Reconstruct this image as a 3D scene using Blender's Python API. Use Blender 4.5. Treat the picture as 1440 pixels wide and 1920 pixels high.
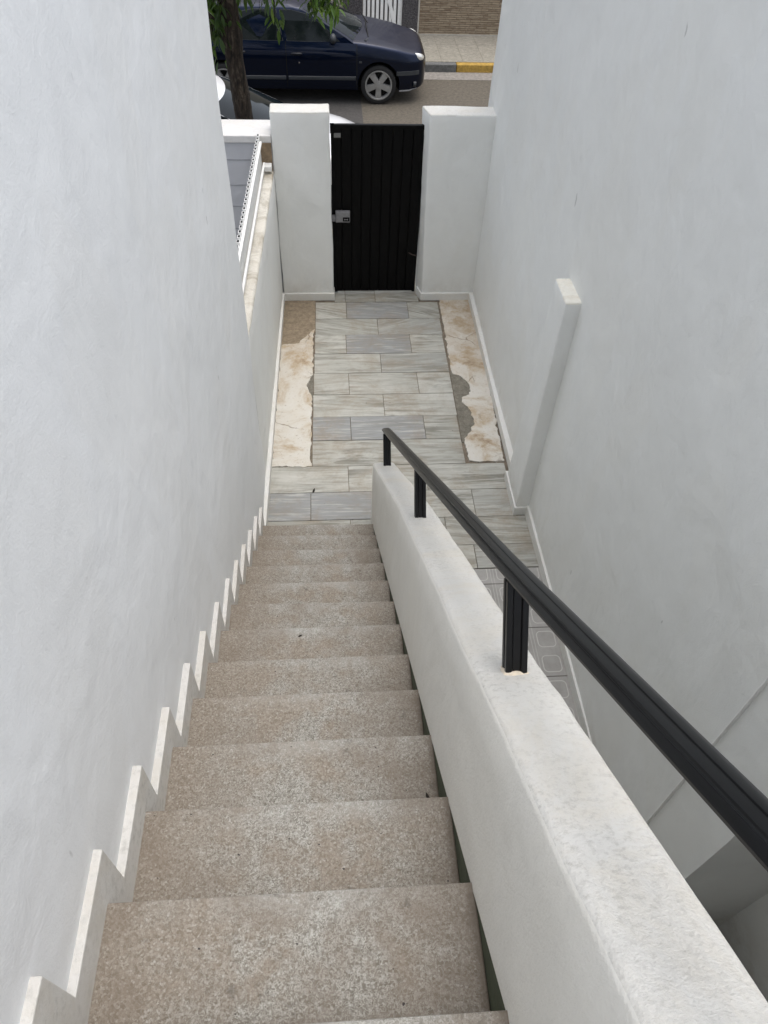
import bpy, bmesh, math, random
from mathutils import Vector, Matrix, noise
R = math.radians
random.seed(7)
sc = bpy.context.scene
for o in list(bpy.data.objects): bpy.data.objects.remove(o)
C = sc.collection

# ------------------------------------------------------------------ camera, sky, sun, exposure
cd = bpy.data.cameras.new('camera'); cam = bpy.data.objects.new('camera', cd); C.objects.link(cam)
cd.sensor_fit = 'VERTICAL'; cd.sensor_height = 36; cd.lens = 1388.25/1920*36
cd.clip_start = 0.05; cd.clip_end = 1000
_p, _y, _r = R(48.262), R(5.678), R(2.776)
fw = Vector((math.sin(_y)*math.cos(_p), math.cos(_y)*math.cos(_p), -math.sin(_p)))
rt = Vector((math.cos(_y), -math.sin(_y), 0)); up = rt.cross(fw)
rt, up = math.cos(_r)*rt+math.sin(_r)*up, -math.sin(_r)*rt+math.cos(_r)*up
M = Matrix((rt, up, -fw)).transposed().to_4x4(); M.translation = (0.609, -3.674, 4.542)
cam.matrix_world = M
sc.camera = cam

w = bpy.data.worlds.new("World"); sc.world = w; w.use_nodes = True
nt = w.node_tree; nt.nodes.clear()
SUN_EL, SUN_AZ = R(80), R(70)          # azimuth measured from +Y towards +X
sky = nt.nodes.new('ShaderNodeTexSky'); sky.sky_type = 'NISHITA'; sky.sun_disc = False
sky.sun_elevation = SUN_EL; sky.sun_rotation = SUN_AZ
sky.air_density = 1.0; sky.dust_density = 4.0; sky.ozone_density = 1.0
hs = nt.nodes.new('ShaderNodeHueSaturation'); hs.inputs['Saturation'].default_value = 0.42
bg = nt.nodes.new('ShaderNodeBackground'); bg.inputs['Strength'].default_value = 0.15
wo = nt.nodes.new('ShaderNodeOutputWorld')
nt.links.new(sky.outputs[0], hs.inputs['Color']); nt.links.new(hs.outputs[0], bg.inputs[0]); nt.links.new(bg.outputs[0], wo.inputs[0])
sd = bpy.data.lights.new('sun', 'SUN'); so = bpy.data.objects.new('sun', sd); C.objects.link(so)
sd.energy = 0.5; sd.angle = R(75); sd.color = (1, .97, .93)
sv = Vector((math.sin(SUN_AZ)*math.cos(SUN_EL), math.cos(SUN_AZ)*math.cos(SUN_EL), math.sin(SUN_EL)))
so.rotation_euler = sv.to_track_quat('Z', 'Y').to_euler(); so.location = (3, 2, 12)
vs = sc.view_settings; vs.view_transform = 'Standard'; vs.look = 'None'; vs.exposure = 0.82; vs.gamma = 1
sc.render.engine = 'CYCLES'; sc.cycles.max_bounces = 10; sc.cycles.diffuse_bounces = 6
sc.render.resolution_x = 768; sc.render.resolution_y = 1024

# ------------------------------------------------------------------ helpers: objects
def tag(o, label=None, cat=None, group=None, kind=None):
    if label: o['label'] = label
    if cat: o['category'] = cat
    if group: o['group'] = group
    if kind: o['kind'] = kind
    return o
def link(name, bm, mats, parent=None, smooth=False, angle=None):
    me = bpy.data.meshes.new(name)
    bmesh.ops.recalc_face_normals(bm, faces=bm.faces[:])
    bm.to_mesh(me); bm.free()
    if not isinstance(mats, (list, tuple)): mats = [mats]
    for m in mats: me.materials.append(m)
    if smooth:
        for p in me.polygons: p.use_smooth = True
        me.set_sharp_from_angle(angle=R(angle or 35))
    o = bpy.data.objects.new(name, me); C.objects.link(o)
    if parent: o.parent = parent
    return o
def thing(name, label, cat, loc=(0, 0, 0), rz=0, group=None):
    o = bpy.data.objects.new(name, None); C.objects.link(o)
    o.location = loc; o.rotation_euler = (0, 0, rz); o.empty_display_size = .2
    return tag(o, label, cat, group)
def bevel(o, wd, seg=2):
    m = o.modifiers.new('bevel', 'BEVEL'); m.width = wd; m.segments = seg; m.limit_method = 'ANGLE'; m.angle_limit = R(40)
    return o
def box(bm, x0, x1, y0, y1, z0, z1, mi=0):
    v = [bm.verts.new(p) for p in ((x0,y0,z0),(x1,y0,z0),(x1,y1,z0),(x0,y1,z0),(x0,y0,z1),(x1,y0,z1),(x1,y1,z1),(x0,y1,z1))]
    for f in ((3,2,1,0),(4,5,6,7),(0,1,5,4),(1,2,6,5),(2,3,7,6),(3,0,4,7)):
        bm.faces.new([v[i] for i in f]).material_index = mi
    return v
def boxo(name, x0, x1, y0, y1, z0, z1, m, parent=None, bv=0):
    bm = bmesh.new(); box(bm, x0, x1, y0, y1, z0, z1); o = link(name, bm, m, parent)
    if bv: bevel(o, bv)
    return o
def hexa(bm, b, t, mi=0):       # bottom quad + top quad
    v = [bm.verts.new(p) for p in list(b)+list(t)]
    for f in ((3,2,1,0),(4,5,6,7),(0,1,5,4),(1,2,6,5),(2,3,7,6),(3,0,4,7)):
        bm.faces.new([v[i] for i in f]).material_index = mi
def prism(bm, pts, axis, a, b, mi=0):   # polygon extruded along an axis; pts are the two other coords
    def P(p, c):
        return {'x': (c, p[0], p[1]), 'y': (p[0], c, p[1]), 'z': (p[0], p[1], c)}[axis]
    A = [bm.verts.new(P(p, a)) for p in pts]; B = [bm.verts.new(P(p, b)) for p in pts]
    bm.faces.new(A).material_index = mi; bm.faces.new(B[::-1]).material_index = mi
    n = len(pts)
    for i in range(n): bm.faces.new((A[i], B[i], B[(i+1) % n], A[(i+1) % n])).material_index = mi
def loft(bm, rings, closed=True, cap0=True, cap1=True, mi=0):
    V = [[bm.verts.new(p) for p in r] for r in rings]; n = len(rings[0])
    for a, b in zip(V, V[1:]):
        for i in range(n if closed else n-1):
            bm.faces.new((a[i], a[(i+1) % n], b[(i+1) % n], b[i])).material_index = mi
    if cap0: bm.faces.new(V[0][::-1]).material_index = mi
    if cap1: bm.faces.new(V[-1]).material_index = mi
    return V
def tube(bm, pts, rad, n=10, mi=0):
    rings = []
    for i, p in enumerate(pts):
        p = Vector(p); a = Vector(pts[max(i-1, 0)]); b = Vector(pts[min(i+1, len(pts)-1)])
        d = (b-a).normalized(); s = d.cross(Vector((0, 0, 1)))
        if s.length < .05: s = d.cross(Vector((1, 0, 0)))
        s.normalize(); t = s.cross(d); r = rad[i] if isinstance(rad, (list, tuple)) else rad
        rings.append([p+r*(math.cos(k*2*math.pi/n)*s+math.sin(k*2*math.pi/n)*t) for k in range(n)])
    loft(bm, rings, mi=mi)
def wob(p, amp, sc_=1.6, seed=0):
    q = Vector(p)*sc_+Vector((seed*7.3, seed*3.1, 0))
    return Vector((noise.noise(q), noise.noise(q+Vector((31, 5, 9))), noise.noise(q+Vector((3, 47, 21)))))*amp
def resample(path, step):
    out = []
    for a, b in zip(path, path[1:]):
        n = max(1, int(math.dist(a, b)/step))
        out += [(a[0]+(b[0]-a[0])*i/n, a[1]+(b[1]-a[1])*i/n) for i in range(n)]
    return out
def rrect(x0, x1, y0, y1, r, step=.08, closed=True):
    pts = []
    for cx, cy, a0 in ((x1-r, y0+r, -90), (x1-r, y1-r, 0), (x0+r, y1-r, 90), (x0+r, y0+r, 180)):
        for k in range(4): pts.append((cx+r*math.cos(R(a0+k*30)), cy+r*math.sin(R(a0+k*30))))
    pts.append(pts[0]); return resample(pts, step)
def rough_column(bm, x0, x1, y0, y1, z0, z1, r=.02, amp=.005, step=.1, seed=0, shift=None):
    """plastered pier: rounded rectangle lofted upwards, hand-trowelled wobble"""
    rings = []; n = max(2, int((z1-z0)/step))
    levels = [(z0+(z1-r-z0)*i/n, 0) for i in range(n+1)]+[(z1-r*.45, r*.12), (z1-r*.12, r*.4), (z1, r*.95)]
    for z, ins in levels:
        ring = []
        base = rrect(x0, x1, y0, y1, r, step)
        cx, cy = (x0+x1)/2, (y0+y1)/2
        for x, y in base:
            fx = (abs(x1-x0)/2-ins)/(abs(x1-x0)/2); fy = (abs(y1-y0)/2-ins)/(abs(y1-y0)/2)
            p = Vector((cx+(x-cx)*fx, cy+(y-cy)*fy, z))
            if shift: p = p+Vector(shift(p))
            ring.append(p+wob(p, amp, 2.2, seed)+wob(p, amp*.4, 9, seed))
        rings.append(ring)
    V = loft(bm, rings, cap1=False)
    # gently domed top filled in as a small fan so it shades smoothly
    top = V[-1]; c = sum((v.co for v in top), Vector())/len(top); cv = bm.verts.new(c+Vector((0, 0, .002)))
    for i in range(len(top)): bm.faces.new((top[i], top[(i+1) % len(top)], cv))

# ------------------------------------------------------------------ helpers: materials
def new_mat(name):
    m = bpy.data.materials.new(name); m.use_nodes = True; t = m.node_tree
    return m, t, t.nodes['Principled BSDF']
class G:
    def __init__(s, t): s.t = t
    def n(s, kind, **kw):
        nd = s.t.nodes.new('ShaderNode'+kind)
        for k, v in kw.items(): setattr(nd, k, v)
        return nd
    def l(s, a, b): s.t.links.new(a, b)
    def co(s, which='Object'): return s.n('TexCoord').outputs[which]
    def mapp(s, vec, scale=(1, 1, 1), loc=(0, 0, 0), rot=(0, 0, 0)):
        m = s.n('Mapping'); s.l(vec, m.inputs[0]); m.inputs['Scale'].default_value = scale
        m.inputs['Location'].default_value = loc; m.inputs['Rotation'].default_value = rot; return m.outputs[0]
    def noise(s, vec, scale, detail=4, rough=.55, dist=0, out='Fac'):
        m = s.n('TexNoise'); s.l(vec, m.inputs['Vector']); m.inputs['Scale'].default_value = scale
        m.inputs['Detail'].default_value = detail; m.inputs['Roughness'].default_value = rough
        m.inputs['Distortion'].default_value = dist; return m.outputs[out]
    def ramp(s, fac, stops, interp='LINEAR'):
        r = s.n('ValToRGB'); s.l(fac, r.inputs[0]); e = r.color_ramp.elements; r.color_ramp.interpolation = interp
        while len(e) < len(stops): e.new(.5)
        for i, (p, c) in enumerate(stops):
            e[i].position = p; e[i].color = (c, c, c, 1) if isinstance(c, (int, float)) else (*c, 1)
        return r.outputs[0]
    def mix(s, fac, a, b, blend='MIX'):
        m = s.n('Mix', data_type='RGBA', blend_type=blend)
        for i, v in ((0, fac), (6, a), (7, b)):
            if isinstance(v, (int, float)): m.inputs[i].default_value = v
            elif isinstance(v, tuple): m.inputs[i].default_value = (*v, 1)
            else: s.l(v, m.inputs[i])
        return m.outputs[2]
    def math(s, op, a, b=None, c=None):
        m = s.n('Math', operation=op)
        for i, v in enumerate((a, b, c)):
            if v is None: continue
            if isinstance(v, (int, float)): m.inputs[i].default_value = v
            else: s.l(v, m.inputs[i])
        return m.outputs[0]
    def bump(s, h, strength, dist, prev=None):
        b = s.n('Bump'); s.l(h, b.inputs['Height']); b.inputs['Strength'].default_value = strength
        b.inputs['Distance'].default_value = dist
        if prev: s.l(prev, b.inputs['Normal'])
        return b.outputs[0]
    def sep(s, vec):
        m = s.n('SeparateXYZ'); s.l(vec, m.inputs[0]); return m.outputs
    def comb(s, x, y, z=0.):
        m = s.n('CombineXYZ')
        for i, v in enumerate((x, y, z)):
            if isinstance(v, (int, float)): m.inputs[i].default_value = v
            else: s.l(v, m.inputs[i])
        return m.outputs[0]
def simple(name, col, rough=.5, metal=0, coat=0, spec=None, nscale=None, namp=.15, bump=0):
    m, t, b = new_mat(name); g = G(t)
    b.inputs['Roughness'].default_value = rough; b.inputs['Metallic'].default_value = metal
    b.inputs['Coat Weight'].default_value = coat; b.inputs['Coat Roughness'].default_value = .06
    if spec is not None: b.inputs['Specular IOR Level'].default_value = spec
    co = g.co(); nz = g.noise(co, nscale or 12, 5)
    lo = tuple(c*(1-namp) for c in col); hi = tuple(min(1, c*(1+namp)) for c in col)
    g.l(g.ramp(nz, [(.3, lo), (.7, hi)]), b.inputs['Base Color'])
    if bump: g.l(g.bump(g.noise(co, (nscale or 12)*6, 4), bump, .003), b.inputs['Normal'])
    return m

def plaster(name, base=(.79, .80, .78), grime=.0, grain=1., wave=1., ochre=0., low_dirt=.0, nick=.45, oc=(.62, .55, .42), gs=38):
    m, t, b = new_mat(name); g = G(t); co = g.co()
    b.inputs['Roughness'].default_value = .75; b.inputs['Specular IOR Level'].default_value = .25
    big = g.noise(co, 1.1, 4, .6); mid = g.noise(co, 5, 5, .6, .6)
    col = g.mix(g.ramp(big, [(.35, 0), (.65, 1)]), tuple(c*.965 for c in base), base)
    col = g.mix(g.math('MULTIPLY', g.ramp(mid, [(.46, 0), (.60, 1)]), .35), col, tuple(c*.93 for c in base))
    pt = g.ramp(g.noise(g.mapp(co, (1, 1, .55)), 1.9, 3, .45), [(.50, 0), (.535, 1)])
    col = g.mix(g.math('MULTIPLY', pt, .32), col, tuple(c*q for c, q in zip(base, (.955, .945, .925))))
    scr = g.ramp(g.noise(g.mapp(co, (60, 60, 4.5), rot=(.35, .2, 0)), 1.0, 2, .5), [(.76, 0), (.80, 1)])
    col = g.mix(g.math('MULTIPLY', scr, nick*.25), col, (.45, .45, .43))
    if ochre:
        ocm = g.ramp(g.noise(co, 3.2, 7, .72, .8), [(.47, 0), (.66, 1)])
        col = g.mix(g.math('MULTIPLY', ocm, ochre), col, oc)
    if grime:
        gr = g.ramp(g.noise(co, gs, 6, .75), [(.50, 0), (.68, 1)])
        gm = g.ramp(g.noise(co, 2.3, 4, .65), [(.38, .15), (.62, 1)])
        col = g.mix(g.math('MULTIPLY', g.math('MULTIPLY', gr, gm), grime), col, (.38, .37, .34))
    # small nicks and scratches, stretched vertically
    nk = g.ramp(g.noise(g.mapp(co, (9, 9, 3.2)), 1.5, 2, .5), [(.765, 0), (.785, 1)], 'LINEAR')
    col = g.mix(g.math('MULTIPLY', nk, nick), col, (.30, .30, .29))
    if low_dirt:
        z = g.sep(co)[2]
        fz = g.math('MULTIPLY', g.ramp(z, [(.0, 1), (.28, 0)]), g.ramp(g.noise(co, 7, 6, .7), [(.42, 0), (.7, 1)]))
        col = g.mix(g.math('MULTIPLY', fz, low_dirt), col, (.42, .37, .29))
    g.l(col, b.inputs['Base Color'])
    w1 = g.noise(g.mapp(co, (1.2, 1.2, .9), rot=(.3, .2, .4)), 2.4, 3, .5, .3)
    n1 = g.bump(w1, .9*wave, .030)
    w2 = g.noise(g.mapp(co, (1, 1.1, 1.0), rot=(.5, .1, .2)), 7, 6, .55, .5)
    n2 = g.bump(g.ramp(w2, [(.30, 0), (.66, 1)]), .42*wave, .0048, n1)
    n3 = g.bump(g.noise(co, 120, 5, .7), .40*grain, .0028, n2)
    g.l(n3, b.inputs['Normal']); return m

MP = plaster('white_stucco', low_dirt=.5, wave=.82, grain=1.2)
MPL = plaster('white_stucco_smooth', base=(.80, .815, .82), grain=1.2, wave=.68)
MPP = plaster('parapet_paint', base=(.75, .74, .695), grime=.12, grain=2.4, wave=.8, nick=0)
MTOP = plaster('weathered_coping', base=(.67, .665, .635), grime=.62, grain=3.4, ochre=.28, nick=0, gs=70)
MSILL = plaster('dirty_sill', base=(.66, .635, .57), grime=1.0, ochre=.95, grain=2, oc=(.36, .32, .25))
MSK = plaster('skirting_white', base=(.74, .74, .71), grime=.25, grain=.3, wave=.3, ochre=.25)
MSK2 = plaster('stair_skirting_paint', base=(.64, .63, .60), grime=.8, grain=1, wave=.2, ochre=.5, nick=0, oc=(.52, .48, .40))
MPIER = plaster('pier_top_chipped', base=(.80, .78, .70), grime=.25, ochre=.7, grain=1.4)
MYARD = plaster('grey_blockwork', base=(.50, .51, .54), grain=1)
MGREEN = simple('green_moss_paint', (.055, .068, .040), .8, nscale=14, namp=.35, bump=.3)
MBLK = simple('black_metal', (.0022, .0022, .0024), .5, spec=.12, nscale=30, namp=.3)
MRAIL = simple('black_painted_rail', (.0022, .0024, .0028), .33, spec=.20, nscale=16, namp=.35)
MPOST = simple('black_painted_post', (.0035, .0035, .004), .34, spec=.3, nscale=20, namp=.3)
MGREY = simple('grey_lock_metal', (.22, .22, .23), .45, metal=.3, nscale=40)
MWHT = simple('white_enamel', (.82, .82, .80), .45, nscale=25, namp=.06)
MDARK = simple('hollow_dark', (.02, .02, .02), .9)
MLEAFD = simple('dry_leaf', (.025, .02, .015), .9)
MCRUMB = simple('mortar_crumb', (.70, .62, .50), .95, nscale=60, bump=.6)
MASPH = None

def terrazzo():
    m, t, b = new_mat('terrazzo'); g = G(t); co = g.co(); ge = g.n('NewGeometry').outputs['Position']
    v = g.n('TexVoronoi'); g.l(g.mapp(ge, (1, 1, 1)), v.inputs['Vector']); v.inputs['Scale'].default_value = 205; v.inputs['Randomness'].default_value = 1
    ve = g.n('TexVoronoi', feature='DISTANCE_TO_EDGE'); g.l(ge, ve.inputs['Vector']); ve.inputs['Scale'].default_value = 205
    chip = g.sep(v.outputs['Color'])[0]
    tan = g.ramp(chip, [(.0, (0.172, 0.143, 0.108)), (.35, (0.227, 0.191, 0.150)), (.7, (0.265, 0.228, 0.185)), (.93, (0.303, 0.271, 0.228)), (1, (0.351, 0.324, 0.284))])
    gry = g.ramp(chip, [(.0, (0.138, 0.129, 0.108)), (.4, (0.213, 0.202, 0.175)), (.75, (0.268, 0.258, 0.231)), (1, (0.372, 0.369, 0.343))])
    x, y, _ = g.sep(co)[0], g.sep(co)[1], 0
    wear = g.ramp(g.math('ABSOLUTE', g.math('SUBTRACT', x, .05)), [(.12, 1), (.42, .0)])
    nz = g.noise(ge, 4.5, 5, .65)
    wm = g.math('MULTIPLY', wear, g.ramp(nz, [(.40, 0), (.54, 1)]))
    col = g.mix(wm, tan, gry)
    edge = g.math('MULTIPLY', g.ramp(g.math('ABSOLUTE', y), [(.0, 1), (.075, 0)]), g.ramp(g.noise(ge, 7, 5, .7), [(.36, 0), (.60, 1)]))
    edge = g.math('MULTIPLY', edge, wear)
    sq = g.ramp(g.noise(ge, 85, 2, .5, 1.2), [(.45, 0), (.485, 1), (.52, 1), (.555, 0)])
    col = g.mix(g.math('MULTIPLY', g.math('MULTIPLY', sq, g.math('ADD', .22, wm)), .72), col, (0.456, 0.448, 0.407))
    col = g.mix(g.math('MULTIPLY', edge, .60), col, (0.421, 0.426, 0.403))
    joint = g.ramp(g.math('MULTIPLY_ADD', g.noise(ge, 260, 3), .22, ve.outputs['Distance']), [(.08, 1), (.26, 0)])
    col = g.mix(g.math('MULTIPLY', joint, .38), col, (0.138, 0.118, 0.095))
    # darker traffic dirt, dark drips and pits
    d1 = g.ramp(g.noise(ge, 4.4, 7, .72, .3), [(.47, 0), (.68, 1)])
    col = g.mix(g.math('MULTIPLY', d1, .62), col, (0.175, 0.139, 0.105))
    d2 = g.ramp(g.noise(ge, 15, 4, .6), [(.66, 0), (.73, 1)])
    col = g.mix(g.math('MULTIPLY', d2, .6), col, (0.089, 0.077, 0.063))
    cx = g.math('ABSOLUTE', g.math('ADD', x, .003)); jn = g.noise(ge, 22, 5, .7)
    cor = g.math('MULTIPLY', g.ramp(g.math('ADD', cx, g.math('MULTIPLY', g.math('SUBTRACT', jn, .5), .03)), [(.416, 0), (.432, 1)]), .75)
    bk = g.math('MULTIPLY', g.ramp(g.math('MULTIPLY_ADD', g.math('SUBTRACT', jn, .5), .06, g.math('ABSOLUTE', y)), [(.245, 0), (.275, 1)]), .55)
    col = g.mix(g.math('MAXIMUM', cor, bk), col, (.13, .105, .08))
    d3 = g.ramp(g.noise(ge, 60, 1, .5), [(.78, 0), (.80, 1)])
    col = g.mix(d3, col, (0.041, 0.035, 0.032))
    g.l(col, b.inputs['Base Color']); b.inputs['Roughness'].default_value = .62; b.inputs['Specular IOR Level'].default_value = .3
    g.l(g.bump(g.math('ADD', joint, g.noise(ge, 220, 3)), -.25, .0012), b.inputs['Normal']); return m
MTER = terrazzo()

def marble():
    m, t, b = new_mat('marble_slab'); g = G(t); co = g.co()
    a = g.n('VertexColor', layer_name='slab'); s = g.sep(a.outputs[0]); r0, r1, r2 = s[0], s[1], s[2]
    off = g.comb(g.math('MULTIPLY', r0, 37.), g.math('MULTIPLY', r1, 53.), g.math('MULTIPLY', r2, 11.))
    ad = g.n('VectorMath', operation='ADD'); g.l(co, ad.inputs[0]); g.l(off, ad.inputs[1])
    rot = g.n('VectorRotate', rotation_type='Z_AXIS'); g.l(ad.outputs[0], rot.inputs['Vector'])
    g.l(g.math('MULTIPLY', g.math('SUBTRACT', r2, .5), .9), rot.inputs['Angle'])
    vec = g.mapp(rot.outputs[0], (1.0, 8.5, 1))
    st = g.noise(vec, 1.15, 7, .66, 1.6); st2 = g.noise(g.mapp(rot.outputs[0], (2.2, 30, 1)), 1.3, 5, .6, .6)
    base = g.mix(r0, (.33, .33, .295), (.49, .485, .44))
    base = g.mix(g.ramp(r1, [(.66, 0), (.88, .85)]), base, (0.279, 0.287, 0.291))
    col = g.mix(g.math('MULTIPLY', g.ramp(st, [(.44, 0), (.60, 1)]), g.math('MULTIPLY', g.ramp(r1, [(.5, .85), (.85, .32)]), g.ramp(g.noise(g.mapp(ad.outputs[0], (1, 2, 1)), 1.7, 3), [(.32, .25), (.62, 1)]))), base, (.175, .17, .14))
    col = g.mix(g.math('MULTIPLY', g.ramp(st2, [(.51, 0), (.66, 1)]), .50), col, (.60, .595, .55))
    dirt = g.ramp(g.noise(co, 2.6, 8, .75, .4), [(.46, 0), (.68, 1)])
    col = g.mix(g.math('MULTIPLY', dirt, .62), col, (0.271, 0.217, 0.148))
    sm = g.ramp(g.noise(g.mapp(co, (2.5, 7, 1)), 2.6, 6, .75), [(.55, 0), (.68, 1)])
    col = g.mix(g.math('MULTIPLY', sm, .35), col, (0.205, 0.193, 0.156))
    sp = g.ramp(g.noise(co, 22, 2, .5), [(.74, 0), (.78, 1)])
    col = g.mix(g.math('MULTIPLY', sp, .6), col, (0.131, 0.115, 0.090))
    g.l(col, b.inputs['Base Color']); b.inputs['Roughness'].default_value = .5; b.inputs['Specular IOR Level'].default_value = .3
    g.l(g.bump(g.noise(co, 60, 5, .7), .15, .002), b.inputs['Normal']); return m
MMAR = marble()

def plaster_floor():
    m, t, b = new_mat('cracked_lime_screed'); g = G(t); co = g.co()
    n1 = g.noise(co, 2.4, 7, .72, .6); n2 = g.noise(co, 9, 6, .7)
    col = g.ramp(n1, [(.30, (.66, .645, .60)), (.49, (.61, .58, .515)), (.59, (.47, .385, .28)), (.70, (.25, .175, .11))])
    col = g.mix(g.math('MULTIPLY', g.ramp(n2, [(.52, 0), (.70, 1)]), .55), col, (0.608, 0.560, 0.464))
    y = g.sep(co)[1]
    far = g.math('MULTIPLY', g.ramp(g.math('MULTIPLY', y, .25), [(.45, 0), (.78, 1)]), g.ramp(g.noise(co, 4.5, 7, .75), [(.36, 0), (.62, 1)]))
    col = g.mix(g.math('MULTIPLY', far, .7), col, (0.320, 0.208, 0.096))
    vo = g.n('TexVoronoi', feature='DISTANCE_TO_EDGE')
    dv = g.n('VectorMath', operation='ADD'); g.l(co, dv.inputs[0])
    nzc = g.n('TexNoise'); g.l(co, nzc.inputs['Vector']); nzc.inputs['Scale'].default_value = 6; nzc.inputs['Detail'].default_value = 5
    sc2 = g.n('VectorMath', operation='SCALE'); g.l(nzc.outputs['Color'], sc2.inputs[0]); sc2.inputs['Scale'].default_value = .16
    g.l(sc2.outputs[0], dv.inputs[1]); g.l(dv.outputs[0], vo.inputs['Vector']); vo.inputs['Scale'].default_value = 3.2
    crack = g.math('MULTIPLY', g.ramp(vo.outputs['Distance'], [(.006, 1), (.020, 0)]), g.ramp(g.noise(co, 2, 3), [(.50, 0), (.60, 1)]))
    col = g.mix(g.math('MULTIPLY', crack, .6), col, (0.176, 0.120, 0.072))
    sp = g.ramp(g.noise(co, 38, 4, .7), [(.60, 0), (.70, 1)])
    col = g.mix(g.math('MULTIPLY', sp, .55), col, (0.224, 0.160, 0.096))
    g.l(col, b.inputs['Base Color']); b.inputs['Roughness'].default_value = .9
    g.l(g.bump(g.math('ADD', n2, g.math('MULTIPLY', crack, -2)), .5, .006), b.inputs['Normal']); return m
MSCR = plaster_floor()
def cement(name, col):
    m, t, b = new_mat(name); g = G(t); co = g.co()
    c = g.ramp(g.noise(co, 18, 8, .8), [(.30, tuple(k*.55 for k in col)), (.52, col), (.72, tuple(k*1.45 for k in col))])
    g.l(c, b.inputs['Base Color']); b.inputs['Roughness'].default_value = .95
    g.l(g.bump(g.noise(co, 60, 6, .75), .8, .006), b.inputs['Normal']); return m
MCEM = cement('grey_cement', (.20, .185, .15)); MCEMB = cement('brown_cement', (.27, .215, .15))
MGROUT = cement('patio_bed', (.20, .165, .125))
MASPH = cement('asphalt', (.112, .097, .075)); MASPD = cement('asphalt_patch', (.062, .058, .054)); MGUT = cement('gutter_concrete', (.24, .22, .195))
MKERB = cement('kerb_concrete', (.135, .135, .13)); MPAVE = cement('pavement_slab', (.27, .25, .205)); MSOIL = cement('soil', (.12, .10, .075))
MYEL = simple('yellow_kerb_paint', (.40, .25, .05), .8, nscale=22, namp=.3, bump=.3)

def relief_tile():
    m, t, b = new_mat('relief_floor_tile'); g = G(t); co = g.co(); s = g.sep(co)
    def cell(v, sz, o=0.): return g.math('SUBTRACT', g.math('FRACT', g.math('DIVIDE', g.math('ADD', v, o+50), sz)), .5)
    def rr(sz, half, rad, wd):
        ax = g.math('MAXIMUM', g.math('SUBTRACT', g.math('ABSOLUTE', cell(s[0], sz)), half), 0.)
        ay = g.math('MAXIMUM', g.math('SUBTRACT', g.math('ABSOLUTE', cell(s[1], sz)), half), 0.)
        d = g.math('SUBTRACT', g.math('SQRT', g.math('ADD', g.math('MULTIPLY', ax, ax), g.math('MULTIPLY', ay, ay))), rad)
        return g.ramp(g.math('ABSOLUTE', d), [(wd*.6, 1), (wd, 0)])
    line = g.math('MAXIMUM', rr(.2, .16, .16, .022), g.math('MULTIPLY', .7, g.ramp(g.math('ABSOLUTE', g.math('SUBTRACT', g.math('ABSOLUTE', cell(s[0], .2)), .445)), [(.008, 1), (.016, 0)])))
    gx = g.math('ABSOLUTE', cell(s[0], .4, .1)); gy = g.math('ABSOLUTE', cell(s[1], .4, .0))
    gap = g.ramp(g.math('MAXIMUM', gx, gy), [(.488, 0), (.494, 1)])
    col = g.ramp(g.noise(co, 6, 6, .7), [(.3, (.30, .29, .27)), (.7, (.40, .39, .37))])
    col = g.mix(g.math('MULTIPLY', line, .8), col, (.56, .55, .52))
    col = g.mix(gap, col, (.10, .09, .08))
    g.l(col, b.inputs['Base Color']); b.inputs['Roughness'].default_value = .7
    g.l(g.bump(g.math('SUBTRACT', line, g.math('MULTIPLY', gap, 2)), .4, .003), b.inputs['Normal']); return m
MREL = relief_tile()
def stone_strips():
    m, t, b = new_mat('split_stone_cladding'); g = G(t); co = g.co(); s = g.sep(co)
    br = g.n('TexBrick'); v = g.comb(s[0], s[2]); g.l(v, br.inputs['Vector'])
    br.inputs['Scale'].default_value = 1; br.inputs['Brick Width'].default_value = .21; br.inputs['Row Height'].default_value = .038
    br.inputs['Mortar Size'].default_value = .0035; br.inputs['Bias'].default_value = -.1; br.offset = .37; br.squash = .7; br.squash_frequency = 3
    br.inputs['Color1'].default_value = (.31, .245, .165, 1); br.inputs['Color2'].default_value = (.15, .10, .062, 1); br.inputs['Mortar'].default_value = (.09, .065, .045, 1)
    col = g.mix(g.ramp(g.noise(g.mapp(co, (3, 1, 14)), 2.3, 5, .7), [(.4, 0), (.7, .75)]), br.outputs['Color'], (.36, .30, .215))
    col = g.mix(g.ramp(g.noise(g.mapp(co, (5, 1, 22)), 2.0, 4, .7), [(.52, 0), (.72, .65)]), col, (.15, .10, .07))
    g.l(col, b.inputs['Base Color']); b.inputs['Roughness'].default_value = .85
    g.l(g.bump(g.math('SUBTRACT', g.noise(g.mapp(co, (4, 1, 18)), 2, 4), br.outputs['Fac']), .8, .012), b.inputs['Normal']); return m
MSTONE = stone_strips()
def granite():
    m, t, b = new_mat('dark_granite'); g = G(t); co = g.co()
    g.l(g.ramp(g.noise(co, 55, 5, .8), [(.38, (.012, .012, .016)), (.50, (.05, .047, .052)), (.64, (.20, .19, .195))]), b.inputs['Base Color'])
    b.inputs['Roughness'].default_value = .35; return m
MGRAN = granite()

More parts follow.
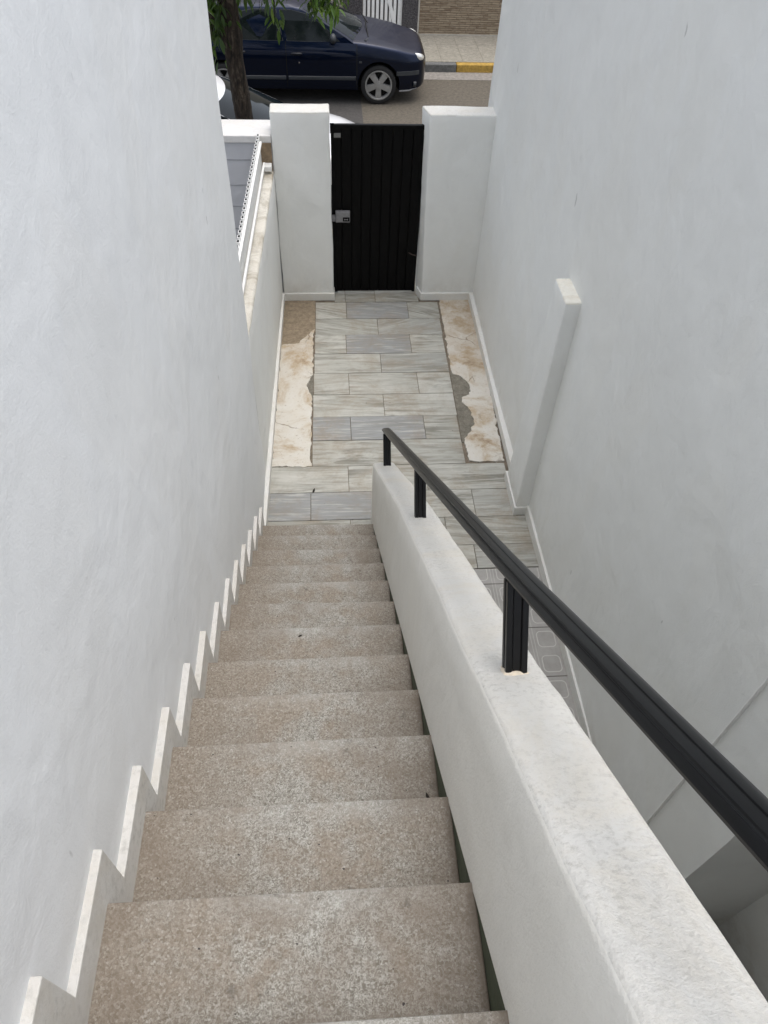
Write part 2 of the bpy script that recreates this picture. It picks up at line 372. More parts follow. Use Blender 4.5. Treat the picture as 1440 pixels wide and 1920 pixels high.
# ------------------------------------------------------------------ ground, road, pavements
def sheet(name, x0, x1, y0, y1, z, m, parent=None):
    bm = bmesh.new(); v = [bm.verts.new(p) for p in ((x0,y0,z),(x1,y0,z),(x1,y1,z),(x0,y1,z))]; bm.faces.new(v)
    return link(name, bm, m, parent)
RZ = -.33
tag(sheet('ground', -300, 300, -300, 300, RZ-.02, MSOIL), kind='structure')
road = tag(sheet('road', -60, 60, 5.62, 11.70, RZ, MASPH), kind='structure')
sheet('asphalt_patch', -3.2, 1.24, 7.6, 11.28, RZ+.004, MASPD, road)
sheet('gutter', -60, 60, 11.30, 11.70, RZ+.004, MGUT, road)
pv = tag(boxo('pavement', -60, 60, 11.85, 13.46, RZ-.02, RZ+.13, MGROUT), kind='structure')
bm = bmesh.new()
for i in range(-14, 18):
    x = 2.84+.402*i
    for a, b_ in ((11.852, 12.85), (12.856, 13.40)): box(bm, x+.003, x+.399, a, b_, RZ+.12, RZ+.134)
link('paving_slabs', bm, MPAVE, pv)
bm = bmesh.new()
for i in range(-9, 12):
    x = 3.10+1.0*i
    box(bm, x+.003, x+.997, 11.70, 11.85, RZ-.02, RZ+.132, 1 if i in (0, 1) else 0)
bevel(link('kerb', bm, [MKERB, MYEL], pv), .015)
np_ = tag(boxo('pavement', -60, 60, 3.90, 5.47, RZ-.02, -.20, MPAVE), kind='structure')
boxo('kerb', -60, 60, 5.47, 5.62, RZ-.02, -.198, MKERB, np_, .015)

# ------------------------------------------------------------------ patio
patio = tag(boxo('patio', -.02, 2.30, -6.0, 3.74, RZ-.02, -.012, MGROUT), kind='structure')
bm = bmesh.new(); cl = bm.loops.layers.float_color.new('slab')
YS = [3.445, 3.132, 2.840, 2.514, 2.199, 1.871, 1.550, 1.230, .905, .595, .285, -.012, -.25]
rowsx = [[.455, .787, 1.455, 1.795], [.452, 1.11, 1.785], [.446, .767, 1.432, 1.778], [.440, 1.104, 1.778], [.434, .775, 1.447, 1.776],
         [.428, 1.094, 1.772], [.425, .771, 1.448, 1.764], [.422, 1.10, 1.764], [.05, .731, 1.40, 2.105], [.05, .411, 1.078, 1.767, 2.10],
         [.05, .73, 1.502, 2.185], [.05, .9, 1.70, 2.19]]
tint = {(0,0):(.8,.3,.8),(0,1):(.35,.95,.6),(0,2):(.35,.2,.9),(1,0):(.35,.4,.8),(1,1):(.5,.74,.1),(2,0):(.85,.2,.5),(2,1):(.15,.92,.5),(2,2):(.9,.3,.5),
        (3,0):(.6,.4,.5),(3,1):(.2,.72,.5),(4,0):(.7,.3,.4),(4,1):(.75,.2,.5),(4,2):(.9,.1,.5),(5,0):(.8,.5,.55),(5,1):(.95,.3,.5),
        (6,0):(.3,.98,.5),(6,1):(.25,.90,.5),(6,2):(.55,.5,.5),(7,0):(.75,.4,.5),(7,1):(.35,.3,.5),(8,0):(.95,.35,.5),(8,1):(.9,.2,.5),(8,2):(.65,.4,.5),
        (9,0):(.35,.9,.5),(9,1):(.25,.96,.5),(9,2):(.8,.4,.5),(9,3):(.55,.7,.5),(10,2):(.55,.2,.6)}
def slab(x0, x1, y0, y1, c):
    g_ = .0028
    dz = random.uniform(-.002, .002)
    n0 = len(bm.faces)
    box(bm, x0+g_, x1-g_, y0+g_, y1-g_, -.012, dz)
    bm.faces.ensure_lookup_table()
    for f in bm.faces[n0:]:
        for lp in f.loops: lp[cl] = (*c, 1)
for r, xs in enumerate(rowsx):
    for i, (a, b_) in enumerate(zip(xs, xs[1:])):
        slab(a, b_, YS[r+1], YS[r], tint.get((r, i), (random.random(), random.random()*.8, .5)))
for a, b_ in ((.66, .78), (.78, 1.11), (1.11, 1.59)): slab(a, b_, 3.45, 3.70, (random.uniform(.3, .8), random.uniform(.3, .85), .6))
link('marble_paving', bm, MMAR, patio)
def ragged(name, outline, z, m, parent, amp=.018, step=.014, th=.01):
    pts = resample(outline+[outline[0]], step)
    pts = [(x+amp*noise.noise(Vector((x*14, y*14, 3.1)))+amp*.6*noise.noise(Vector((x*40, y*40, 8))), y+amp*noise.noise(Vector((x*14, y*14, 9.7)))+amp*.6*noise.noise(Vector((x*40, y*40, 18)))) for x, y in pts]
    bm = bmesh.new(); prism(bm, pts, 'z', z-th, z); return link(name, bm, m, parent)
ragged('plaster_strip', [(.075, .91), (.405, .91), (.412, 1.5), (.415, 1.85), (.385, 1.92), (.37, 2.02), (.395, 2.13), (.425, 2.2), (.43, 2.8), (.445, 2.94), (.36, 2.83), (.28, 2.70), (.11, 2.67), (.088, 2.0)], .004, MSCR, patio, th=.016)
ragged('cement_patch', [(.10, 2.64), (.29, 2.66), (.37, 2.78), (.452, 2.90), (.452, 3.49), (.11, 3.49)], -.005, MCEMB, patio, .004)
ragged('cement_patch', [(.36, 1.78), (.428, 1.78), (.432, 2.25), (.37, 2.22)], -.006, MCEM, patio, .004)
ragged('plaster_strip', [(1.80, .93), (2.10, .93), (2.145, 2.0), (2.165, 3.49), (1.82, 3.49), (1.81, 3.0), (1.80, 2.5), (1.80, 2.18), (1.90, 2.11), (1.955, 1.96), (1.925, 1.84), (1.845, 1.80), (1.85, 1.71), (1.905, 1.61), (1.92, 1.43), (1.845, 1.29), (1.79, 1.22)], .004, MSCR, patio, th=.016)
ragged('cement_patch', [(1.77, 1.18), (1.86, 1.2), (1.95, 1.4), (1.94, 1.65), (1.98, 1.95), (1.92, 2.16), (1.80, 2.24), (1.785, 2.2)], -.006, MCEM, patio, .004)
sheet('relief_tiles', .95, 2.24, -6.0, -.255, -.003, MREL, patio)

# ------------------------------------------------------------------ left house wall, low wall, front wall
def wall_shell(name, path, z0, z1, m, parent=None, step=.14, amp=.006, seed=0):
    """closed building shell: plan outline raised through many levels so the plaster can undulate"""
    base = resample(path+[path[0]], step); n = max(2, int((z1-z0)/step)); rings = []
    for i in range(n+1):
        z = z0+(z1-z0)*i/n
        rings.append([Vector((x, y, z))+wob((x, y, z), amp, 1.1, seed)+wob((x, y, z), amp*.35, 4, seed) for x, y in base])
    bm = bmesh.new(); loft(bm, rings); return link(name, bm, m, parent, True, 60)
def corner(x, y, r, a0, a1, n=5):
    return [(x+r*math.cos(R(a0+(a1-a0)*k/n)), y+r*math.sin(R(a0+(a1-a0)*k/n))) for k in range(n+1)]
lh = wall_shell('house_wall', [(-3.6, -6.2), (.035, -6.2)]+corner(.015, .745, .02, 0, 90)+[(-3.6, .765)], RZ, 4.66, MPL, seed=1, amp=.008)
tag(lh, 'tall smooth white house wall on the left of the stairs, ending above the low garden wall', 'wall')

bm = bmesh.new()     # low side wall between patio and the neighbour's yard
rings = []
for i in range(29):
    y = .70+(3.50-.70)*i/28; f = i/28
    xb, xt = .036+.066*f, .034+.078*f; zt = 1.455-.05*f
    xk = -.098+.026*(y-.85)
    prof = [(xk, RZ), (xk, zt-.02), (xk+.01, zt), (xt-.018, zt+.004), (xt-.004, zt-.004), (xt, zt-.02)]+[(xt+(xb-xt)*k/8, (zt-.02)*(1-k/8)+RZ*(k/8)*0) for k in range(1, 9)]+[(xb, RZ)]
    rings.append([Vector((x, y, z))+wob((x, y, z), .005, 3, 2)+wob((x, y, z), .0025, 13, 2) for x, z in prof])
loft(bm, rings)
for f in bm.faces:
    if f.calc_center_median().z > 1.38: f.material_index = 1
lw = link('garden_wall', bm, [MP, MSILL], None, True, 50)
tag(lw, 'low white side wall with a stained flat top carrying the white fence', 'wall')
bm = bmesh.new(); prism(bm, [(.02, .17), (.062, .17), (.121, 3.50), (.06, 3.50)], 'z', -.004, .088)
bevel(link('skirting', bm, MSK, lw), .003)

fn = boxo('yard_wall', -3.6, .108, 3.512, 3.86, RZ, 1.655, MYARD)
tag(fn, 'grey blockwork yard wall with white coping, behind the white fence', 'wall')
bm = bmesh.new()
for z in (1.50, 1.26, 1.05, .82, .6, .38, .16): box(bm, -3.6, .10, 3.508, 3.513, z-.004, z+.004)
link('mortar_joint', bm, simple('joint_grey', (.30, .31, .33), .9), fn)
bevel(boxo('coping', -3.6, .104, 3.50, 3.88, 1.655, 1.722, plaster('coping_paint', (.70, .69, .68), grime=.4, ochre=.2), fn), .008)
boxo('stained_plaster', .0, .102, 3.494, 3.511, 1.40, 1.655, cement('rusty_plaster', (.25, .185, .12)), fn)

# white picket fence on the low wall
fe = thing('metal_fence', 'white metal picket fence on top of the low side wall', 'fence', (-.03, 2.1, 1.43))
def local(o, t):        # keep world coordinates when parenting to a placed empty
    o.matrix_parent_inverse = t.matrix_basis.inverted(); return o
def fencebar(name, pts, wx, wz):
    bm = bmesh.new(); (x0, y0, z0), (x1, y1, z1) = pts
    hexa(bm, [(x0-wx, y0, z0-wz), (x0+wx, y0, z0-wz), (x1+wx, y1, z1-wz), (x1-wx, y1, z1-wz)], [(x0-wx, y0, z0+wz), (x0+wx, y0, z0+wz), (x1+wx, y1, z1+wz), (x1-wx, y1, z1+wz)])
    return local(bevel(link(name, bm, MWHT, fe), .002), fe)
def fx(y): return -.075+.026*(y-.85)
fencebar('rail', [(fx(.80)+.024, .80, 1.725), (fx(3.40)+.024, 3.40, 1.700)], .011, .013)
fencebar('rail', [(fx(.80)+.036, .80, 1.520), (fx(3.44)+.036, 3.44, 1.495)], .010, .012)
y = .84; k = 0
while y < 3.46:
    bm = bmesh.new(); x = fx(y); s_ = .027
    box(bm, x-.012, x+.012, y, y+.046, 1.43, 1.745)
    box(bm, x-.008, x+.008, y+.006, y+.040, 1.7455, 1.7465, 1)  # dark cap colours in the shade inside the open tube top
    local(link('picket', bm, [MWHT, MDARK], fe), fe); y += .074
bm = bmesh.new(); box(bm, .03, .096, 3.40, 3.493, 1.435, 1.482)
local(bevel(link('bracket', bm, MWHT, fe), .006), fe)

# ------------------------------------------------------------------ gate pillars and gate
def pillar(name, x0, x1, y0, y1, zt, label, seed, shift=None, skirt=None):
    t = thing(name, label, 'gate pillar', ((x0+x1)/2, (y0+y1)/2, 0), group='white pillars either side of the black gate')
    bm = bmesh.new(); rough_column(bm, x0, x1, y0, y1, RZ, zt, .014, .010, .07, seed, shift)
    for f in bm.faces:
        if f.calc_center_median().z > zt-.012: f.material_index = 1
    local(link('shaft', bm, [MP, MTOP], t, True, 55), t)
    bm = bmesh.new(); prism(bm, skirt, 'z', -.004, .085); local(bevel(link('skirting', bm, MSK, t), .004), t)
    return t
pillar('gate_pillar', .088, .648, 3.50, 3.715, 1.928, 'white plastered gate pillar left of the black gate, beside the fence', 3,
       shift=lambda p: ((.012*(1-p.z/1.9) if p.x > .4 else .018+.008*(1-p.z/1.9)), 0, 0), skirt=[(.10, 3.486), (.665, 3.486), (.665, 3.62), (.60, 3.62), (.60, 3.53), (.10, 3.53)])
pillar('gate_pillar', 1.566, 2.20, 3.49, 3.715, 1.922, 'white plastered gate pillar right of the black gate, against the tall wall', 5,
       shift=lambda p: ((.05*(1-max(p.z, 0)/1.9) if p.x < 1.9 else 0)-(.045*max(0, (p.y-3.5))/.2 if p.x < 1.9 else 0), 0, 0),
       skirt=[(1.607, 3.474), (2.19, 3.474), (2.19, 3.52), (1.66, 3.52), (1.62, 3.625), (1.568, 3.625)])

gt = thing('metal_gate', 'black ribbed sheet metal gate between two white pillars', 'gate', (1.11, 3.64, 0))
bm = bmesh.new()     # ribbed sheet: folded profile
X0, X1 = .672, 1.553; pr = []; nrib = 9; pw = (X1-X0)/nrib
for i in range(nrib):
    a = X0+i*pw
    pr += [(a, 0), (a+pw*.80, 0), (a+pw*.84, .010), (a+pw*.90, .010), (a+pw*.94, 0)]
pr.append((X1, 0))
rings = [[(x, 3.636+d, z) for x, d in pr] for z in (.025, 1.735)]
loft(bm, rings, closed=False, cap0=False, cap1=False)
r2 = bmesh.ops.extrude_face_region(bm, geom=bm.faces[:])
for v in r2['geom']:
    if isinstance(v, bmesh.types.BMVert): v.co.y += .004
local(link('ribbed_panel', bm, MBLK, gt), gt)
def gbar(name, *a, m=MBLK, bv=.004): return local(boxo(name, *a, m, gt, bv), gt)
gbar('top_rail', .664, 1.556, 3.628, 3.668, 1.735, 1.775); gbar('bottom_rail', .664, 1.556, 3.650, 3.668, .012, .05)
gbar('stile', .658, .700, 3.634, 3.670, .012, 1.735); gbar('stile', 1.523, 1.557, 3.634, 3.670, .012, 1.735)
gbar('hinge_post', .652, .690, 3.620, 3.632, 1.70, 1.79, bv=.002)
lk = gbar('lock', .690, .838, 3.592, 3.634, .838, .952, m=MGREY, bv=.006)
kb = gbar('lock_cylinder_plate', .765, .832, 3.589, 3.5915, .852, .895, m=MBLK, bv=.0); kb.parent = lk; kb.matrix_parent_inverse = Matrix()
bm = bmesh.new()
for cx in (.785, .808): tube(bm, [(cx, 3.5895, .873), (cx, 3.584, .873)], .007, 10)
o = link('key_barrel', bm, MGREY, lk)
gbar('keeper', .652, .688, 3.600, 3.632, .845, .905, m=MGREY, bv=.004)
pl_ = gbar('maker_plate', .688, .752, 3.629, 3.6335, 1.660, 1.700, m=simple('plate_grey', (.16, .16, .155), .6, nscale=60), bv=.001)
bm = bmesh.new(); tube(bm, [(1.555, 3.62, .455), (1.535, 3.61, .462), (1.50, 3.60, .478), (1.462, 3.60, .50)], .006, 8)
local(link('hook_bolt', bm, simple('rusty_iron', (.05, .035, .03), .7), gt), gt)

# ------------------------------------------------------------------ right building wall and pier
WX = 2.19
rh = wall_shell('house_wall', corner(WX+.02, 3.93, .02, 180, 90)+[(6.5, 3.95), (6.5, -6.2), (2.75, -6.2), (2.75, -2.75), (2.190, -2.75), (2.188, -2.415), (WX+.014, -2.41), (WX+.013, -1.4), (WX, .2), (WX-.015, .95), (WX-.02, 2.2)], RZ, 4.85, MP, seed=4, amp=.009)
tag(rh, 'tall white stucco house wall on the right of the passage, carrying the short pier', 'wall')
bm = bmesh.new(); prism(bm, [(2.142, 3.48), (2.128, .72), (2.20, .72), (2.22, 3.48)], 'z', -.004, .09); bevel(link('skirting', bm, MSK, rh), .003)
bm = bmesh.new(); prism(bm, [(2.172, .30), (2.178, -.25), (2.185, -1.0), (2.190, -1.6), (2.190, -2.41), (2.26, -2.41), (2.25, .30)], 'z', -.004, .10); bevel(link('skirting', bm, MSK, rh), .003)
boxo('plaster_seam', 2.172, 2.1905, -2.424, -2.417, .1, 4.85, MWHT, rh, .003)
pr_ = thing('wall_pier', 'short narrow white pier stub with chipped top, standing against the right wall', 'pier', (2.14, .5, 0))
bm = bmesh.new(); rough_column(bm, 2.085, 2.26, .305, .60, 0, 1.985, .012, .003, .06, 8, shift=lambda p: (0, (.10*(1-p.z/1.98) if p.y > .45 else 0), 0))
for f in bm.faces:
    if f.calc_center_median().z > 1.978: f.material_index = 1
local(link('shaft', bm, [MP, MPIER], pr_, True, 50), pr_)
bm = bmesh.new(); prism(bm, [(2.072, .72), (2.074, .290), (2.20, .290), (2.20, .33), (2.10, .33), (2.10, .72)], 'z', -.004, .085); local(bevel(link('skirting', bm, MSK, pr_), .003), pr_)

# ------------------------------------------------------------------ staircase
ST, SR, SY = .2912, .21857, .032
def foot_x(y): return .8985+.0052*max(0, -y)     # foot line of the parapet, slightly askew to the stairs
st = thing('staircase', 'straight outdoor staircase with beige terrazzo treads running down to the patio', 'staircase', (.48, .03, 0))
NY = [(.058, .046), (-.225, -.25), (-.537, -.550), (-.839, -.842), (-1.133, -1.140), (-1.423, -1.437), (-1.723, -1.723), (-2.022, -2.018), (-2.302, -2.304), (-2.592, -2.590), (-2.879, -2.881), (-3.169, -3.170), (-3.457, -3.459), (-3.752, -3.755), (-4.043, -4.046)]
NX = [.889, .893, .903, .904, .902, .902, .902, .903, .909, .909, .909, .914, .920, .922, .924]
for k, ((yl, yr), xr_) in enumerate(zip(NY, NX)):
    xr_ = foot_x(yr)+.005; z = SR*(k+1); yb = min(yl, yr)-ST-.03 if k < 14 else -4.40
    bm = bmesh.new(); o0 = Vector((.48, (yl+yr)/2, z))
    hexa(bm, [Vector(p)-o0 for p in ((.045, yb, z-.035), (xr_, yb, z-.035), (xr_, yr, z-.035), (.045, yl, z-.035))], [Vector(p)-o0 for p in ((.045, yb, z), (xr_, yb, z), (xr_, yr, z), (.045, yl, z))])
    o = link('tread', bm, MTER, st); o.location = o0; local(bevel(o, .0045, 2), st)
    o.location = o0
bm = bmesh.new(); pts = [(0.015, 0)]
for k, (yl, yr) in enumerate(NY):
    z = SR*(k+1)-.036; y = min(yl, yr)-.022; pts += [(y, pts[-1][1]), (y, z)]
pts = [(NY[0][0]-.022, -.01)]+pts[2:]+[(-4.4, SR*15-.036), (-6.1, SR*15-.036), (-6.1, SR*15-.25), (-4.3, SR*15-.25), (-.25, -.01)]
prism(bm, pts, 'x', .042, .905); local(link('stair_flight', bm, simple('riser_terrazzo', (.36, .30, .235), .7, nscale=80, namp=.3), st), st)
bm = bmesh.new(); rings = []
for i in range(19):
    y = .03-4.43*i/18; xs_ = foot_x(y)+.004; zt_ = .2130-.7505*(y-.032)
    rings.append([(xs_, y, -.01), (xs_, y, zt_), (.941, y, zt_), (.941, y, -.01)])
loft(bm, rings)
local(link('string_board', bm, MGREEN, st), st)
# saw-tooth skirting along the left wall
pts = []; hs_, dy = .115, .085
for k, (yl, yr) in enumerate(NY):
    z = SR*(k+1)
    pts += [(yl+dy, (z-SR)+hs_), (yl+dy, z+hs_)]
pts = [(NY[0][0]+dy, 0.)]+pts[1:]+[(-4.3, SR*15+hs_), (-4.3, 3.0)]
pts += [(-.05, -.004)]
bm = bmesh.new(); prism(bm, pts, 'x', .028, .056)
sk = local(bevel(link('saw_tooth_skirting', bm, MSK2, st), .003), st)

# ------------------------------------------------------------------ parapet
def topz(y): return .862-.747*y
def botz(y): return .2040-.7505*(y-.032)
pp = thing('parapet', 'sloping white plastered parapet beside the stairs carrying the black handrail', 'parapet wall', (1.0, -1.5, 0))
rings = []; N = 96
ys = [.272, .268, .258]+[.24-(4.55)*i/N for i in range(N+1)]
for i, y in enumerate(ys):
    f = min(1, max(0, (.27-y)/1.4)); ins = (.014, .005, .0015)[i] if i < 3 else 0
    xi_t, xo = .903+.042*f, 1.062+.05*f
    xi_b = foot_x(y)
    zb = max(botz(y), -.004); zt = topz(y)
    h = zt-zb; r = .020
    prof = [(xi_b, zb), (xi_b, zb+.02)]
    for q in (.25, .5, .75): prof.append((xi_b+(xi_t-.004-xi_b)*q, zb+(h-r)*q))
    prof += [(xi_t-.006, zt-r*1.1), (xi_t-.001, zt-r*.5), (xi_t+.006, zt-r*.15), (xi_t+.016, zt)]
    prof += [(xi_t+(xo-xi_t)*q, zt+.003) for q in (.3, .5, .7)]
    prof += [(xo-.016, zt), (xo-.006, zt-r*.25), (xo-.001, zt-r*.6), (xo, zt-r*1.3), (xo, zb+h*.6), (xo, zb+h*.3), (xo, zb)]
    cx, cz = (xi_t+xo)/2, (zb+zt)/2
    ring = []
    for j, (x, z) in enumerate(prof):
        p = Vector((x+(ins if x < cx else -ins), y, z-(ins if z > cz else 0)))
        a = .0 if z < zb+.03 else 1
        ring.append(p+a*(wob(p, .005, 1.8, 11)+wob(p, .0024, 8, 12)+wob(p, .0014, 26, 13)))
    rings.append(ring)
bm = bmesh.new(); loft(bm, rings); bm.normal_update()
for f in bm.faces:
    c = f.calc_center_median()
    if c.z > topz(c.y)-.012 and abs(f.normal.x) < .75: f.material_index = 1
local(link('wall_body', bm, [MPP, MTOP], pp, True, 50), pp)
bm = bmesh.new(); prism(bm, [(.262, -.004), (.262, .06), (.10, .17), (-4.4, .17+.7505*4.5), (-4.4, -.004)], 'x', .942, 1.10)
local(link('lower_wall', bm, MP, pp), pp)

# ------------------------------------------------------------------ handrail
sl = math.atan(.747); nrm = Vector((0, math.sin(sl), math.cos(sl))); dn = Vector((0, math.cos(sl), -math.sin(sl)))
hr = thing('handrail', 'black metal handrail on short posts along the sloping white parapet', 'handrail', (1.02, -1.5, topz(-1.5)))
POSTS = [(.992, .108), (1.018, -1.336), (1.036, -2.786), (1.040, -4.23)]
def rx(y): return 1.000+.013*(.1-y) if y > -2.8 else 1.0377+.033*(-2.8-y)
for px, y in POSTS:
    b0 = Vector((px, y, topz(y))); bm = bmesh.new(); a, d, gg = .0265, .022, .006
    prof = [(-a, -d), (-a*.45, -d), (-a*.35, -d+gg), (a*.35, -d+gg), (a*.45, -d), (a, -d), (a, -d*.3), (a-gg*.7, -d*.2), (a-gg*.7, d*.2), (a, d*.3), (a, d), (-a, d), (-a, d*.3), (-a+gg*.7, d*.2), (-a+gg*.7, -d*.2), (-a, -d*.3)]
    rings = [[b0+Vector((u, 0, 0))+v*dn+h*nrm for u, v in prof] for h in (-.03, .1, .232)]
    loft(bm, rings)
    po = local(bevel(link('post', bm, MPOST, hr), .0015), hr)
    bm = bmesh.new(); rg = []; big = 1.0 if y < -2 else .45
    for h, e in ((-.012, .010), (.003*big, .0055), (.008*big, .0005)):
        ring = []
        for k in range(32):
            an = k*2*math.pi/32; c_, s_ = math.cos(an), math.sin(an); q = 1/max(abs(c_), abs(s_))
            jit = .010*big*noise.noise(Vector((c_*2.3+px*31, s_*2.3, y*3+h*9)))+.006*big*noise.noise(Vector((c_*6, s_*6, y)))
            ring.append(b0+Vector((1, 0, 0))*(c_*q*a+c_*(e+jit))+dn*(s_*q*d+s_*(e+jit))+nrm*(h+.004*big*noise.noise(Vector((c_*4, s_*4, y*7)))))
        rg.append(ring)
    loft(bm, rg); local(link('mortar_collar', bm, MTOP if y > -2 else MCRUMB, hr, True, 60), hr)
bm = bmesh.new(); rings = []
prof = []   # moulded section: broad crown, two grooves, flat underside
W2, H2 = .033, .0135
for u, v in ((-1, -.55), (-.55, -1), (.55, -1), (1, -.55), (1.03, -.1), (.97, .25), (.80, .62), (.50, .95), (.2, 1.0), (.13, .99), (.09, .84), (.02, .84), (-.03, 1.0), (-.3, 1.0), (-.52, .95), (-.57, .74), (-.68, .66), (-.72, .72), (-.80, .62), (-.97, .25), (-1.03, -.1)):
    prof.append((u*W2, v*H2))
NS = 40
for i in range(NS+1):
    y = .21-(4.7)*i/NS
    c = Vector((rx(y), y, topz(y)))+nrm*.250
    rings.append([c+Vector((u, 0, 0))+v*nrm for u, v in prof])
c0 = rings[0]
loft(bm, [[p+dn*.012-(p-(sum(c0, Vector())/len(c0)))*.25 for p in c0]]+[[p+dn*.006-(p-(sum(c0, Vector())/len(c0)))*.06 for p in c0]]+rings)
local(link('rail', bm, MRAIL, hr, True, 30), hr)

# ------------------------------------------------------------------ litter
def dead_leaf(loc, rz, sz, label):
    bm = bmesh.new(); pts = [(-1, 0, .06), (-.4, .28, .16), (.3, .34, .22), (1, .02, .30), (.35, -.25, .05), (-.4, -.3, .02)]
    vv = [bm.verts.new((x*sz, y*sz, z*sz)) for x, y, z in pts]; c = bm.verts.new((0, 0, .12*sz)); 
    for i in range(6): bm.faces.new((vv[i], vv[(i+1) % 6], c))
    r3 = bmesh.ops.extrude_face_region(bm, geom=bm.faces[:])
    for v in r3['geom']:
        if isinstance(v, bmesh.types.BMVert): v.co.z += .0015
    o = link('dry_leaf', bm, MLEAFD); o.location = loc; o.rotation_euler = (0, 0, rz); return tag(o, label, 'dead leaf', 'dead leaves dropped on the steps and paving')
dead_leaf((.435, .612, .001), 1.2, .028, 'small dark dead leaf lying on the pale marble slab left of the parapet')
dead_leaf((.43, -1.77, SR*7+.001), .4, .011, 'tiny dark dead leaf at the edge of a terrazzo tread halfway down')
dead_leaf((.880, -2.80, SR*10+.001), 1.9, .016, 'dark curled leaf in the right corner of a tread by the parapet')

# ------------------------------------------------------------------ cars
def lerp(a, b, t): return a+(b-a)*t
def interp(tab, x):
    if x >= tab[0][0]: return tab[0][1:]
    for a, b in zip(tab, tab[1:]):
        if b[0] <= x <= a[0]:
            t = (a[0]-x)/(a[0]-b[0]); return tuple(lerp(p, q, t) for p, q in zip(a[1:], b[1:]))
    return tab[-1][1:]
MGLASS = simple('tinted_car_glass', (.006, .009, .009), .06, coat=0, spec=.26)
MTYRE = simple('tyre_rubber', (.012, .012, .012), .8); MRIM = simple('alloy_silver', (.33, .33, .32), .42, metal=.5)
MTRIM = simple('dark_trim', (.030, .034, .038), .5); MLAMP = simple('headlamp_silver', (.78, .78, .74), .12, metal=.4, coat=1)
MCHR = simple('chrome', (.6, .6, .6), .15, metal=1); MPLATE = simple('lower_lip_grey', (.22, .22, .22), .5)
MHAND = simple('handle_dark', (.006, .007, .012), .4, spec=.3)
MINT = simple('wheel_arch_black', (.006, .006, .006), .9)
def car_paint(name, col, rough, dust=None, coat=1, metal=0):
    m, t, b = new_mat(name); g = G(t); co = g.co()
    b.inputs['Metallic'].default_value = metal; b.inputs['Roughness'].default_value = rough; b.inputs['Coat Weight'].default_value = coat; b.inputs['Coat Roughness'].default_value = .05; b.inputs['Specular IOR Level'].default_value = .5*coat
    if dust:
        nz = g.sep(g.n('NewGeometry').outputs['Normal'])[2]
        f = g.math('MULTIPLY', g.ramp(nz, [(.70, 0), (.95, 1)]), g.ramp(g.noise(co, 9, 6, .7), [(.3, .6), (.7, 1)]))
        g.l(g.mix(f, col, dust), b.inputs['Base Color']); g.l(g.math('MULTIPLY', g.math('SUBTRACT', 1., f), metal), b.inputs['Metallic']); g.l(g.math('ADD', g.math('MULTIPLY', f, .35), rough), b.inputs['Roughness'])
        g.l(g.math('SUBTRACT', coat, g.math('MULTIPLY', f, .85*coat)), b.inputs['Coat Weight'])
    else:
        g.l(g.mix(g.noise(co, 20, 4), tuple(c*.97 for c in col), col), b.inputs['Base Color'])
    return m
